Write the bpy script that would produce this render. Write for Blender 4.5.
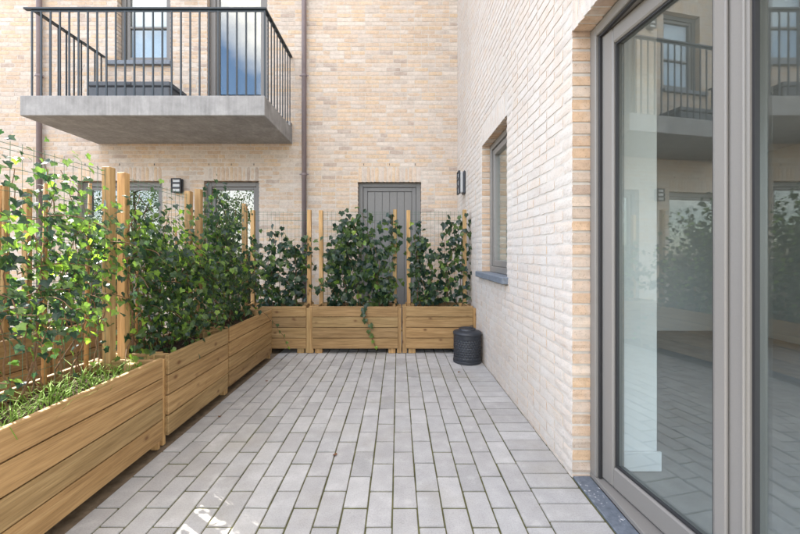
import bpy, bmesh, math, random
import numpy as np
from mathutils import Vector, Matrix, Euler

R = math.radians
random.seed(7)
rng = np.random.default_rng(7)
scene = bpy.context.scene
col = scene.collection
for o in list(bpy.data.objects):
    bpy.data.objects.remove(o)

# ------------------------------------------------------------------ camera
CAMH = 1.2
cam_d = bpy.data.cameras.new('camera')
cam = bpy.data.objects.new('camera', cam_d)
col.objects.link(cam)
cam.location = (0, 0, CAMH)
cam.rotation_euler = (R(90), 0, 0)
cam_d.sensor_width = 36
cam_d.lens = 16.2
cam_d.shift_x = 0.0025
cam_d.shift_y = -0.0175
cam_d.clip_start = 0.02
cam_d.clip_end = 2000
scene.camera = cam

# ------------------------------------------------------------------ sky + sun
SUN_EL = 44
SUN_H = Vector((-0.83, 0.55, 0)).normalized()      # horizontal direction towards the sun
world = bpy.data.worlds.new('World')
scene.world = world
world.use_nodes = True
wn, wl = world.node_tree.nodes, world.node_tree.links
bg = wn['Background']
sky = wn.new('ShaderNodeTexSky')
sky.sky_type = 'NISHITA'
sky.sun_disc = False
sky.sun_elevation = R(SUN_EL)
sky.sun_rotation = math.atan2(SUN_H.x, SUN_H.y)
sky.air_density = 1.0
sky.dust_density = 0.6
sky.ozone_density = 1.6
tc = wn.new('ShaderNodeTexCoord')
mp = wn.new('ShaderNodeMapping')
mp.inputs['Scale'].default_value = (1, 1, 1.7)
mp.inputs['Location'].default_value = (3.1, 0.4, 1.7)
wl.new(tc.outputs['Generated'], mp.inputs['Vector'])
nz = wn.new('ShaderNodeTexNoise')
nz.inputs['Scale'].default_value = 1.9
nz.inputs['Detail'].default_value = 8
nz.inputs['Roughness'].default_value = 0.55
wl.new(mp.outputs[0], nz.inputs['Vector'])
cr = wn.new('ShaderNodeValToRGB')
cr.color_ramp.elements[0].position = 0.45
cr.color_ramp.elements[0].color = (0, 0, 0, 1)
cr.color_ramp.elements[1].position = 0.66
cr.color_ramp.elements[1].color = (0.9, 0.9, 0.9, 1)
wl.new(nz.outputs['Fac'], cr.inputs[0])
cm = wn.new('ShaderNodeMix')
cm.data_type = 'RGBA'
cm.inputs['B'].default_value = (10.4, 9.6, 8.7, 1)
wl.new(cr.outputs[0], cm.inputs['Factor'])
wl.new(sky.outputs[0], cm.inputs['A'])
wl.new(cm.outputs['Result'], bg.inputs['Color'])
bg.inputs['Strength'].default_value = 0.15

sun_d = bpy.data.lights.new('sun', 'SUN')
sun_d.energy = 5.0
sun_d.angle = R(0.5)
sun_d.color = (1.0, 0.95, 0.87)
sun = bpy.data.objects.new('sun', sun_d)
col.objects.link(sun)
sdir = Vector((SUN_H.x * math.cos(R(SUN_EL)), SUN_H.y * math.cos(R(SUN_EL)), math.sin(R(SUN_EL))))
sun.rotation_euler = sdir.to_track_quat('Z', 'Y').to_euler()
sun.location = (-12, 8, 16)

vs = scene.view_settings
vs.view_transform = 'Standard'
vs.look = 'None'
vs.gamma = 1.0
vs.use_curve_mapping = False
vs.exposure = 2.12

# ------------------------------------------------------------------ helpers
def pix(P):
    """where a world point falls in the 800 x 534 picture (used only to pick which bricks show largest)"""
    return 398 + 360 * P[0] / max(P[1], 0.05), 253 - 360 * (P[2] - CAMH) / max(P[1], 0.05)

def tag(o, label=None, cat=None, group=None, kind=None):
    if label: o['label'] = label
    if cat: o['category'] = cat
    if group: o['group'] = group
    if kind: o['kind'] = kind
    return o

def empty(name, loc, rz=0.0):
    o = bpy.data.objects.new(name, None)
    o.location = loc
    o.rotation_euler = (0, 0, rz)
    o.empty_display_size = 0.1
    col.objects.link(o)
    return o

def link(name, me, parent=None, mat=None, loc=None, rot=None, scale=None):
    o = bpy.data.objects.new(name, me)
    col.objects.link(o)
    if mat is not None and len(me.materials) == 0:
        me.materials.append(mat)
    if parent is not None: o.parent = parent
    if loc is not None: o.location = loc
    if rot is not None: o.rotation_euler = rot
    if scale is not None: o.scale = scale
    return o

class MB:
    """collects simple shapes into one mesh"""
    def __init__(self):
        self.v, self.f = [], []
    def add(self, verts, faces):
        n = len(self.v)
        self.v.extend([tuple(p) for p in verts])
        self.f.extend([tuple(i + n for i in q) for q in faces])
        return self
    def box(self, a, b, ch=0.0):
        x0, y0, z0 = (min(a[i], b[i]) for i in range(3))
        x1, y1, z1 = (max(a[i], b[i]) for i in range(3))
        if ch <= 0:
            V = [(x0,y0,z0),(x1,y0,z0),(x1,y1,z0),(x0,y1,z0),(x0,y0,z1),(x1,y0,z1),(x1,y1,z1),(x0,y1,z1)]
            F = [(0,3,2,1),(4,5,6,7),(0,1,5,4),(1,2,6,5),(2,3,7,6),(3,0,4,7)]
            return self.add(V, F)
        bm = bmesh.new()
        bmesh.ops.create_cube(bm, size=1)
        for v in bm.verts:
            v.co = Vector(((v.co.x + .5) * (x1 - x0) + x0, (v.co.y + .5) * (y1 - y0) + y0, (v.co.z + .5) * (z1 - z0) + z0))
        bmesh.ops.bevel(bm, geom=bm.edges[:], offset=ch, segments=1, affect='EDGES')
        bm.verts.index_update()
        V = [v.co[:] for v in bm.verts]
        F = [[v.index for v in f.verts] for f in bm.faces]
        bm.free()
        return self.add(V, F)
    def tube(self, pts, r, n=6, caps=True):
        pts = [Vector(p) for p in pts]
        rings = []
        for i, p in enumerate(pts):
            d = (pts[min(i + 1, len(pts) - 1)] - pts[max(i - 1, 0)])
            d = d.normalized() if d.length > 1e-9 else Vector((0, 0, 1))
            a = Vector((0, 0, 1)) if abs(d.z) < 0.9 else Vector((1, 0, 0))
            u = d.cross(a).normalized(); w = d.cross(u)
            rr = r[i] if isinstance(r, (list, tuple)) else r
            rings.append([p + rr * (math.cos(2 * math.pi * k / n) * u + math.sin(2 * math.pi * k / n) * w) for k in range(n)])
        V = [q for ring in rings for q in ring]
        F = []
        for i in range(len(pts) - 1):
            for k in range(n):
                F.append((i * n + k, i * n + (k + 1) % n, (i + 1) * n + (k + 1) % n, (i + 1) * n + k))
        if caps:
            F.append(tuple(range(n))[::-1])
            F.append(tuple((len(pts) - 1) * n + k for k in range(n)))
        return self.add(V, F)
    def lathe(self, prof, n=32, c=(0, 0)):
        V, F = [], []
        for (r, z) in prof:
            for k in range(n):
                a = 2 * math.pi * k / n
                V.append((c[0] + r * math.cos(a), c[1] + r * math.sin(a), z))
        for i in range(len(prof) - 1):
            for k in range(n):
                F.append((i * n + k, i * n + (k + 1) % n, (i + 1) * n + (k + 1) % n, (i + 1) * n + k))
        return self.add(V, F)
    def mesh(self, name, mat=None, smooth=False, off=(0, 0, 0)):
        me = bpy.data.meshes.new(name)
        V = [(p[0] - off[0], p[1] - off[1], p[2] - off[2]) for p in self.v]
        me.from_pydata(V, [], self.f)
        if mat: me.materials.append(mat)
        if smooth:
            me.polygons.foreach_set('use_smooth', [True] * len(me.polygons))
        me.update()
        return me
    def build(self, name, mat, parent=None, smooth=False, off=(0, 0, 0)):
        """verts are given in world space; off = world position of the parent"""
        return link(name, self.mesh(name, mat, smooth, off), parent)

def loc_of(o):
    p = Vector((0, 0, 0))
    while o is not None:
        p = p + o.location
        o = o.parent
    return p

# ------------------------------------------------------------------ materials
def new_mat(name):
    m = bpy.data.materials.new(name)
    m.use_nodes = True
    nt = m.node_tree
    return m, nt.nodes, nt.links, nt.nodes['Principled BSDF']

def ramp(N, stops, interp='LINEAR'):
    r = N.new('ShaderNodeValToRGB')
    e = r.color_ramp.elements
    while len(e) > 1: e.remove(e[0])
    e[0].position = stops[0][0]; e[0].color = (*stops[0][1], 1)
    for p, c in stops[1:]:
        x = e.new(p); x.color = (*c, 1)
    r.color_ramp.interpolation = interp
    return r

def g(v): return (v, v, v)

def mix(N, L, fac, a, b, blend='MIX'):
    m = N.new('ShaderNodeMix'); m.data_type = 'RGBA'; m.blend_type = blend
    for sock, val in (('Factor', fac), ('A', a), ('B', b)):
        if isinstance(val, (int, float)): m.inputs[sock].default_value = val
        elif isinstance(val, tuple): m.inputs[sock].default_value = (*val, 1) if len(val) == 3 else val
        else: L.new(val, m.inputs[sock])
    return m.outputs['Result']

def noise(N, L, vec, scale, detail=4, rough=0.5):
    n = N.new('ShaderNodeTexNoise')
    n.inputs['Scale'].default_value = scale
    n.inputs['Detail'].default_value = detail
    n.inputs['Roughness'].default_value = rough
    if vec is not None: L.new(vec, n.inputs['Vector'])
    return n.outputs['Fac']

def bump(N, L, h, strength, dist, bs):
    b = N.new('ShaderNodeBump')
    b.inputs['Strength'].default_value = strength
    b.inputs['Distance'].default_value = dist
    L.new(h, b.inputs['Height'])
    L.new(b.outputs[0], bs.inputs['Normal'])

def pos(N):
    return N.new('ShaderNodeNewGeometry').outputs['Position']

def rnd_out(N, per_object):
    if per_object:
        return N.new('ShaderNodeObjectInfo').outputs['Random']
    a = N.new('ShaderNodeAttribute'); a.attribute_name = 'rnd'
    return a.outputs['Fac']

BRICK = [(0.0, (0.516, 0.401, 0.306)), (0.16, (0.539, 0.435, 0.348)), (0.3, (0.532, 0.454, 0.392)), (0.44, (0.547, 0.42, 0.3)), (0.56, (0.564, 0.496, 0.434)), (0.68, (0.52, 0.412, 0.322)), (0.8, (0.485, 0.42, 0.366)), (0.9, (0.56, 0.431, 0.318)), (0.965, (0.418, 0.343, 0.292))]
def brick_mat(name, per_object, slurry=0.0):
    m, N, L, B = new_mat(name)
    P = pos(N); r = rnd_out(N, per_object)
    base = ramp(N, [(p, (q[0] * 1.03, q[1] * .955, q[2] * .88)) for p, q in BRICK] if slurry else BRICK, 'CONSTANT'); L.new(r, base.inputs[0])
    n1 = noise(N, L, P, 26, 5, 0.65)
    r1 = ramp(N, [(0.3, g(0.76)), (0.55, g(1.0)), (0.75, (1.12, 1.10, 1.07))]); L.new(n1, r1.inputs[0])
    c = mix(N, L, 0.75, base.outputs[0], r1.outputs[0], 'MULTIPLY')
    # lime bloom left by the mortar
    n2 = noise(N, L, P, 9, 6, 0.6)
    r2 = ramp(N, [(0.47, g(0)), (0.70, g(0.34))]); L.new(n2, r2.inputs[0])
    c = mix(N, L, r2.outputs[0], c, (0.60, 0.565, 0.53))
    if slurry:      # thin mortar wash dragged over the wall face only, not into the reveals
        sx = N.new('ShaderNodeSeparateXYZ'); L.new(N.new('ShaderNodeNewGeometry').outputs['True Normal'], sx.inputs[0])
        rs = ramp(N, [(0.35, g(0.66)), (0.62, g(1.0))]); L.new(noise(N, L, P, 7, 5, 0.6), rs.inputs[0])
        ab = N.new('ShaderNodeMath'); ab.operation = 'ABSOLUTE'; L.new(sx.outputs[0], ab.inputs[0])
        pw = N.new('ShaderNodeMath'); pw.operation = 'POWER'; pw.inputs[1].default_value = 6; L.new(ab.outputs[0], pw.inputs[0])
        m1 = N.new('ShaderNodeMath'); m1.operation = 'MULTIPLY'; L.new(pw.outputs[0], m1.inputs[0]); L.new(rs.outputs[0], m1.inputs[1])
        m2 = N.new('ShaderNodeMath'); m2.operation = 'MULTIPLY'; m2.inputs[1].default_value = slurry; L.new(m1.outputs[0], m2.inputs[0])
        c = mix(N, L, m2.outputs[0], c, (0.59, 0.57, 0.54))
    n3 = noise(N, L, P, 0.55, 3, 0.5)
    r3 = ramp(N, [(0.3, g(0.90)), (0.7, g(1.06))]); L.new(n3, r3.inputs[0])
    c = mix(N, L, 1.0, c, r3.outputs[0], 'MULTIPLY')
    n4 = noise(N, L, P, 140, 2, 0.5)
    r4 = ramp(N, [(0.30, g(0.66)), (0.40, g(1.0))]); L.new(n4, r4.inputs[0])
    c = mix(N, L, 0.8, c, r4.outputs[0], 'MULTIPLY')
    L.new(c, B.inputs['Base Color'])
    B.inputs['Roughness'].default_value = 0.92
    B.inputs['Specular IOR Level'].default_value = 0.2
    bump(N, L, n1, 0.32, 0.004, B)
    return m
M_brick = brick_mat('brick', True)
M_brick_j = brick_mat('brick_joined', False)
M_brick_r = brick_mat('washed_brick', True, 0.88)
M_brick_rj = brick_mat('washed_brick_joined', False, 0.88)

def simple(name, c, rough=0.6, spec=0.5, metal=0.0, nscale=0, namt=0.15, bmp=0.0, bdist=0.002, coat=0.0):
    m, N, L, B = new_mat(name)
    B.inputs['Roughness'].default_value = rough
    B.inputs['Specular IOR Level'].default_value = spec
    B.inputs['Metallic'].default_value = metal
    B.inputs['Coat Weight'].default_value = coat
    if nscale:
        n = noise(N, L, pos(N), nscale, 6, 0.6)
        r = ramp(N, [(0.25, tuple(x * (1 - namt) for x in c)), (0.75, tuple(min(1, x * (1 + namt)) for x in c))])
        L.new(n, r.inputs[0]); L.new(r.outputs[0], B.inputs['Base Color'])
        if bmp: bump(N, L, n, bmp, bdist, B)
    else:
        B.inputs['Base Color'].default_value = (*c, 1)
    return m

M_mortar = simple('mortar', (0.50, 0.46, 0.415), 0.95, 0.1, nscale=18, namt=0.14, bmp=0.5, bdist=0.004)
M_mortar_r = simple('washed_mortar', (0.55, 0.52, 0.48), 0.95, 0.1, nscale=18, namt=0.12, bmp=0.5, bdist=0.004)
M_frame = simple('taupe_paint', (0.205, 0.196, 0.184), 0.36, 0.5, nscale=300, namt=0.05, bmp=0.08, bdist=0.0006)
M_frame_bk = simple('grey_paint', (0.15, 0.146, 0.142), 0.45, 0.5, nscale=40, namt=0.06)
M_door = simple('door_grey_paint', (0.17, 0.17, 0.17), 0.5, 0.5, nscale=30, namt=0.06)
M_seal = simple('black_rubber', (0.02, 0.02, 0.022), 0.6)
M_blue = simple('bluestone', (0.155, 0.18, 0.215), 0.55, 0.4, nscale=45, namt=0.28, bmp=0.2)
def bluestone_mat():
    m, N, L, B = new_mat('speckled_bluestone')
    P = pos(N)
    r = ramp(N, [(0.3, (0.075, 0.09, 0.115)), (0.7, (0.15, 0.175, 0.21))]); L.new(noise(N, L, P, 35, 6, .65), r.inputs[0])
    k = ramp(N, [(0.60, g(0)), (0.70, g(.9))]); L.new(noise(N, L, P, 60, 3, .6), k.inputs[0])
    k2 = ramp(N, [(0.50, g(0)), (0.62, g(1))]); L.new(noise(N, L, P, 7, 2, .5), k2.inputs[0])
    mm = N.new('ShaderNodeMath'); mm.operation = 'MULTIPLY'; L.new(k.outputs[0], mm.inputs[0]); L.new(k2.outputs[0], mm.inputs[1])
    L.new(mix(N, L, mm.outputs[0], r.outputs[0], (.55, .56, .57)), B.inputs['Base Color'])
    B.inputs['Roughness'].default_value = .6
    return m
M_blue2 = bluestone_mat()
M_rail = simple('dark_powder_coat', (0.012, 0.022, 0.030), 0.42, 0.5, nscale=60, namt=0.1)
M_pipe = simple('mauve_zinc', (0.185, 0.15, 0.158), 0.5, 0.45, nscale=12, namt=0.12)
M_black = simple('black_metal', (0.022, 0.026, 0.034), 0.45, 0.5, nscale=50, namt=0.2)
M_liner = simple('grey_liner', (0.20, 0.21, 0.23), 0.6)
M_lamp = simple('frosted_glass', (0.50, 0.52, 0.54), 0.25, 0.5)
M_box = simple('slate_plastic', (0.085, 0.095, 0.11), 0.5, 0.4, nscale=20, namt=0.1)
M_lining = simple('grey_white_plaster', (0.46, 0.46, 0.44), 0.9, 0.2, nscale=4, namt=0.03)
M_plaster = simple('white_plaster', (0.74, 0.74, 0.73), 0.9, 0.2, nscale=4, namt=0.03)
M_blind = simple('grey_blind', (0.72, 0.73, 0.74), 0.8, 0.2, nscale=9, namt=0.06)
M_floor_in = simple('grey_floor_tile', (0.27, 0.265, 0.25), 0.4, 0.5, nscale=6, namt=0.2)
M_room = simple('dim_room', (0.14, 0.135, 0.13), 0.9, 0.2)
M_steel = simple('brushed_steel', (0.55, 0.55, 0.55), 0.3, 0.5, metal=1.0)
M_wire = simple('green_wire', (0.06, 0.13, 0.08), 0.5, 0.4)
M_soil = simple('soil', (0.045, 0.030, 0.020), 1.0, 0.1, nscale=45, namt=0.5, bmp=0.9, bdist=0.02)
M_cane = simple('bamboo_cane', (0.42, 0.22, 0.09), 0.6, 0.3, nscale=30, namt=0.25)
M_stem = simple('ivy_stem', (0.16, 0.095, 0.055), 0.8, 0.2, nscale=60, namt=0.3)
M_grass = simple('grass_blade', (0.15, 0.25, 0.04), 0.7, 0.15, nscale=25, namt=0.35)
M_lawn = simple('gravel_yard', (0.16, 0.132, 0.104), 0.95, 0.1, nscale=3, namt=0.35, bmp=0.6, bdist=0.05)
M_bark = simple('bark', (0.11, 0.085, 0.06), 0.9, 0.2, nscale=14, namt=0.35, bmp=0.7, bdist=0.02)
M_bed = simple('joint_sand_and_moss', (0.105, 0.104, 0.050), 1.0, 0.1, nscale=9, namt=0.5, bmp=0.7, bdist=0.006)
M_earth = simple('bare_earth', (0.17, 0.13, 0.09), 1.0, 0.1, nscale=20, namt=0.4, bmp=0.8, bdist=0.01)
M_roof = simple('roof_felt', (0.10, 0.10, 0.10), 0.9)

# concrete
def concrete_mat():
    m, N, L, B = new_mat('concrete')
    P = pos(N)
    n1 = noise(N, L, P, 5, 8, 0.65)
    r1 = ramp(N, [(0.3, (0.21, 0.211, 0.213)), (0.55, (0.29, 0.291, 0.294)), (0.75, (0.37, 0.372, 0.376))]); L.new(n1, r1.inputs[0])
    mpn = N.new('ShaderNodeMapping'); mpn.inputs['Scale'].default_value = (9, 9, 0.8); L.new(P, mpn.inputs['Vector'])
    n2 = noise(N, L, mpn.outputs[0], 3, 5, 0.6)
    r2 = ramp(N, [(0.35, g(0.82)), (0.6, g(1.05))]); L.new(n2, r2.inputs[0])
    c = mix(N, L, 0.8, r1.outputs[0], r2.outputs[0], 'MULTIPLY')
    L.new(c, B.inputs['Base Color'])
    B.inputs['Roughness'].default_value = 0.85
    bump(N, L, noise(N, L, P, 70, 4, 0.6), 0.25, 0.003, B)
    return m
M_conc = concrete_mat()

def paver_mat(name, per_object):
    m, N, L, B = new_mat(name)
    P = pos(N); r = rnd_out(N, per_object)
    b = ramp(N, [(0.0, (0.362, 0.354, 0.347)), (0.25, (0.392, 0.385, 0.378)), (0.5, (0.376, 0.371, 0.366)), (0.75, (0.415, 0.408, 0.400)), (0.93, (0.325, 0.320, 0.315))], 'CONSTANT')
    L.new(r, b.inputs[0])
    n1 = noise(N, L, P, 9, 6, 0.6)
    r1 = ramp(N, [(0.35, g(0.90)), (0.55, g(1.0)), (0.72, g(1.13))]); L.new(n1, r1.inputs[0])
    c = mix(N, L, 1.0, b.outputs[0], r1.outputs[0], 'MULTIPLY')
    n2 = noise(N, L, P, 170, 3, 0.6)
    r2 = ramp(N, [(0.32, g(0.80)), (0.5, g(1.0)), (0.7, g(1.08))]); L.new(n2, r2.inputs[0])
    c = mix(N, L, 0.8, c, r2.outputs[0], 'MULTIPLY')
    n3 = noise(N, L, P, 1.6, 6, 0.6)
    r3 = ramp(N, [(0.52, g(0)), (0.74, g(0.5))]); L.new(n3, r3.inputs[0])
    c = mix(N, L, r3.outputs[0], c, (0.27, 0.245, 0.19))
    n5 = noise(N, L, P, 4.5, 7, 0.7)
    r5 = ramp(N, [(0.58, g(0)), (0.68, g(0.45))]); L.new(n5, r5.inputs[0])
    c = mix(N, L, r5.outputs[0], c, (0.47, 0.46, 0.445))
    L.new(c, B.inputs['Base Color'])
    B.inputs['Roughness'].default_value = 0.72
    B.inputs['Specular IOR Level'].default_value = 0.4
    bump(N, L, n2, 0.25, 0.002, B)
    return m
M_paver = paver_mat('concrete_paver', True)
M_paver_j = paver_mat('concrete_paver_joined', False)

def wood_mat(name, axis, dark=1.0):
    """pressure treated pine, grain along the object's own axis"""
    m, N, L, B = new_mat(name)
    t = N.new('ShaderNodeTexCoord'); oi = N.new('ShaderNodeObjectInfo')
    add = N.new('ShaderNodeVectorMath'); add.operation = 'ADD'
    sc = N.new('ShaderNodeVectorMath'); sc.operation = 'SCALE'
    cx = N.new('ShaderNodeCombineXYZ')
    for i, k in enumerate((37.0, 91.0, 53.0)):
        mm = N.new('ShaderNodeMath'); mm.operation = 'MULTIPLY'; mm.inputs[1].default_value = k
        L.new(oi.outputs['Random'], mm.inputs[0]); L.new(mm.outputs[0], cx.inputs[i])
    L.new(t.outputs['Object'], add.inputs[0]); L.new(cx.outputs[0], add.inputs[1])
    P = add.outputs[0]
    s1 = [26, 26, 26]; s1[axis] = 1.6
    mp1 = N.new('ShaderNodeMapping'); mp1.inputs['Scale'].default_value = s1; L.new(P, mp1.inputs['Vector'])
    grain = noise(N, L, mp1.outputs[0], 1.6, 5, 0.6)
    s2 = [120, 120, 120]; s2[axis] = 5
    mp2 = N.new('ShaderNodeMapping'); mp2.inputs['Scale'].default_value = s2; L.new(P, mp2.inputs['Vector'])
    fine = noise(N, L, mp2.outputs[0], 1.5, 3, 0.6)
    # knots: a few cells of a stretched voronoi
    s3 = [15, 15, 15]; s3[axis] = 9.5
    mp3 = N.new('ShaderNodeMapping'); mp3.inputs['Scale'].default_value = s3; L.new(P, mp3.inputs['Vector'])
    vo = N.new('ShaderNodeTexVoronoi'); vo.inputs['Scale'].default_value = 0.55
    L.new(mp3.outputs[0], vo.inputs['Vector'])
    kn = ramp(N, [(0.0, g(.9)), (0.07, g(0.8)), (0.11, g(0.3)), (0.19, g(0.0))]); L.new(vo.outputs['Distance'], kn.inputs[0])
    d = dark
    c0 = ramp(N, [(0.25, (0.195*d, 0.115*d, 0.050*d)), (0.45, (0.285*d, 0.182*d, 0.084*d)), (0.58, (0.345*d, 0.228*d, 0.110*d)), (0.8, (0.43*d, 0.30*d, 0.158*d))])
    L.new(grain, c0.inputs[0])
    rf = ramp(N, [(0.3, g(0.72)), (0.6, g(1.06))]); L.new(fine, rf.inputs[0])
    c = mix(N, L, 0.8, c0.outputs[0], rf.outputs[0], 'MULTIPLY')
    rv = ramp(N, [(0.0, (0.80, 0.79, 0.78)), (0.3, (1.02, 0.97, 0.90)), (0.6, (0.90, 0.93, 0.90)), (0.8, (1.06, 1.0, 0.92)), (1.0, (1.14, 1.10, 1.04))]); L.new(oi.outputs['Random'], rv.inputs[0])
    c = mix(N, L, 1.0, c, rv.outputs[0], 'MULTIPLY')
    c = mix(N, L, kn.outputs[0], c, (0.115, 0.052, 0.022))
    L.new(c, B.inputs['Base Color'])
    B.inputs['Roughness'].default_value = 0.68
    B.inputs['Specular IOR Level'].default_value = 0.3
    bump(N, L, fine, 0.3, 0.0015, B)
    return m
M_wood = wood_mat('pine_board', 0)
M_post = wood_mat('pine_post', 2, 1.32)

def leaf_mat(name, per_object, young_lit=False, tree=False):
    m, N, L, B = new_mat(name)
    r = rnd_out(N, per_object)
    if tree:
        st = [(0.0, (0.035, 0.06, 0.02)), (0.5, (0.06, 0.10, 0.03)), (1.0, (0.10, 0.14, 0.04))]
    else:
        st = [(0.0, (0.012, 0.030, 0.024)), (0.35, (0.020, 0.046, 0.031)), (0.62, (0.042, 0.076, 0.031)), (0.84, (0.085, 0.135, 0.038)), (0.95, (0.14, 0.24, 0.045)), (1.0, (0.24, 0.34, 0.06))]
    b = ramp(N, st); L.new(r, b.inputs[0])
    n1 = noise(N, L, pos(N), 55, 3, 0.6)
    r1 = ramp(N, [(0.3, g(0.72)), (0.7, g(1.25))]); L.new(n1, r1.inputs[0])
    c = mix(N, L, 0.8, b.outputs[0], r1.outputs[0], 'MULTIPLY')
    L.new(c, B.inputs['Base Color'])
    B.inputs['Roughness'].default_value = 0.30 if not tree else 0.5
    B.inputs['Specular IOR Level'].default_value = 0.5
    tr = N.new('ShaderNodeBsdfTranslucent')
    c2 = mix(N, L, 1.0, c, (2.6, 2.9, 1.2), 'MULTIPLY')
    L.new(c2, tr.inputs['Color'])
    ms = N.new('ShaderNodeMixShader'); ms.inputs[0].default_value = 0.36
    L.new(B.outputs[0], ms.inputs[1]); L.new(tr.outputs[0], ms.inputs[2])
    L.new(ms.outputs[0], N['Material Output'].inputs['Surface'])
    return m
M_leaf = leaf_mat('ivy_leaf', True)
M_leaf_j = leaf_mat('ivy_leaf_joined', False)
M_tree_j = leaf_mat('tree_leaf', False, tree=True)

def glass_mat(name, tint=(0.93, 0.97, 0.96), boost=1.9, base=0.05):
    m, N, L, B = new_mat(name)
    N.remove(B)
    fr = N.new('ShaderNodeFresnel')
    ge = N.new('ShaderNodeNewGeometry')      # same reflectance on entering and leaving the thin pane
    io = N.new('ShaderNodeMath'); io.operation = 'MULTIPLY_ADD'; io.inputs[1].default_value = 1 / 1.5 - 1.5; io.inputs[2].default_value = 1.5
    L.new(ge.outputs['Backfacing'], io.inputs[0]); L.new(io.outputs[0], fr.inputs['IOR'])
    mu = N.new('ShaderNodeMath'); mu.operation = 'MULTIPLY_ADD'; mu.use_clamp = True
    mu.inputs[1].default_value = boost; mu.inputs[2].default_value = base
    L.new(fr.outputs[0], mu.inputs[0])
    gl = N.new('ShaderNodeBsdfGlossy'); gl.inputs['Roughness'].default_value = 0.0
    gl.inputs['Color'].default_value = (0.95, 0.98, 0.97, 1)
    tp = N.new('ShaderNodeBsdfTransparent'); tp.inputs['Color'].default_value = (*tint, 1)
    ms = N.new('ShaderNodeMixShader')
    L.new(mu.outputs[0], ms.inputs[0]); L.new(tp.outputs[0], ms.inputs[1]); L.new(gl.outputs[0], ms.inputs[2])
    L.new(ms.outputs[0], N['Material Output'].inputs['Surface'])
    return m
M_glass = glass_mat('door_glass', (0.93, 0.965, 0.955), 1.7, 0.03)
M_glass_bk = glass_mat('coated_window_glass', (0.86, 0.89, 0.89), 1.7, 0.05)

# ------------------------------------------------------------------ layout constants
XW = 0.932          # face of the right-hand wing
YB = 5.64           # face of the back building
BX0, BX1 = -6.76, XW  # left end, out of view, placed to limit where the sun falls
HB = 13.0  # unseen upper part made tall enough to keep sun off the terrace doors

# ------------------------------------------------------------------ ground + paving
o = MB().add([(-400, -400, -0.075), (400, -400, -0.075), (400, 400, -0.075), (-400, 400, -0.075)], [(0, 1, 2, 3)]).build('ground', M_lawn)
tag(o, kind='structure')
bed = MB().box((-1.427, -2.6, -0.07), (XW + 0.006, YB, -0.0055)).build('terrace_paving', M_bed)
tag(bed, kind='structure')

es = MB().box((-3.4, -2.6, -0.07), (-1.4275, 4.6, -0.004)).build('earth_strip', M_earth)
tag(es, kind='structure')
PW, PL, X0J, Y0J = 0.1168, 0.238, -0.0256, 2.647
def paver_mesh(w, l, seed):
    rr = random.Random(seed)
    bm = bmesh.new()
    bmesh.ops.create_cube(bm, size=1)
    for v in bm.verts:
        v.co = Vector((v.co.x * w, v.co.y * l, (v.co.z - .5) * 0.05))
    top = [e for e in bm.edges if all(v.co.z > -0.001 for v in e.verts)]
    vert = [e for e in bm.edges if abs(e.verts[0].co.z - e.verts[1].co.z) > 0.02]
    bmesh.ops.bevel(bm, geom=top + vert, offset=0.0022, segments=2, affect='EDGES')
    for v in bm.verts:
        v.co.x += rr.uniform(-.0008, .0008); v.co.y += rr.uniform(-.0008, .0008); v.co.z += rr.uniform(-.0004, .0004)
    me = bpy.data.meshes.new('paver'); bm.to_mesh(me); bm.free()
    me.materials.append(M_paver)
    return me
pav_var = [paver_mesh(PW - 0.0070, PL - 0.0095, i) for i in range(6)]
pav_head = [paver_mesh(XW - (X0J + 6 * PW) - 0.010, PW - 0.0075, 20 + i) for i in range(4)]
far_pavers = []
def put_paver(vars_, x, y, near):
    rr = random.random
    me = random.choice(vars_)
    loc = (x + (rr() - .5) * .0022, y + (rr() - .5) * .0025, (rr() - .5) * .0036)
    rot = ((rr() - .5) * .008, (rr() - .5) * .012, (rr() - .5) * .007)
    if near:
        link('paver', me, bed, None, loc, rot)
    else:
        far_pavers.append((me, loc, rot))
n_p = 0
for k in range(-12, 6):
    xc = X0J + (k + 0.5) * PW
    off = 0 if k % 2 == 0 else 0.5
    for j in range(-16, 14):
        yc = Y0J + (j + off + 0.5) * PL
        if yc < -2.4 or yc > YB - 0.13: continue
        px, py = pix((xc, yc, 0))
        vis = yc > 1.3 and yc < 4.42 and px > -40
        put_paver(pav_var, xc, yc, vis); n_p += vis
for j in range(-30, 30):
    yc = 2.60 + j * PW
    if yc < -2.4 or yc > YB - 0.08: continue
    vis = 1.42 < yc < 4.6
    put_paver(pav_head, (X0J + 6 * PW + XW) / 2 - 0.002, yc, vis); n_p += vis

def join_instances(name, items, mat, parent, kind='stuff', attr=True):
    """items: (mesh, loc, rot) merged into one mesh with a random value per piece"""
    cache, V, F, Rn, n = {}, [], [], [], 0
    for me, loc, rot in items:
        if me.name not in cache:
            a = np.empty(len(me.vertices) * 3); me.vertices.foreach_get('co', a)
            cache[me.name] = (a.reshape(-1, 3), [tuple(p.vertices) for p in me.polygons])
        a, fs = cache[me.name]
        M3 = np.array(Euler(rot).to_matrix())
        V.append(a @ M3.T + np.array(loc))
        F.extend([tuple(i + n for i in q) for q in fs])
        Rn.extend([random.random()] * len(fs)); n += len(a)
    me = bpy.data.meshes.new(name)
    me.from_pydata(np.concatenate(V).tolist(), [], F)
    at = me.attributes.new('rnd', 'FLOAT', 'FACE'); at.data.foreach_set('value', Rn)
    o = link(name, me, parent, mat)
    if kind: o['kind'] = kind
    return o
join_instances('outlying_pavers', far_pavers, M_paver_j, bed)

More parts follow.
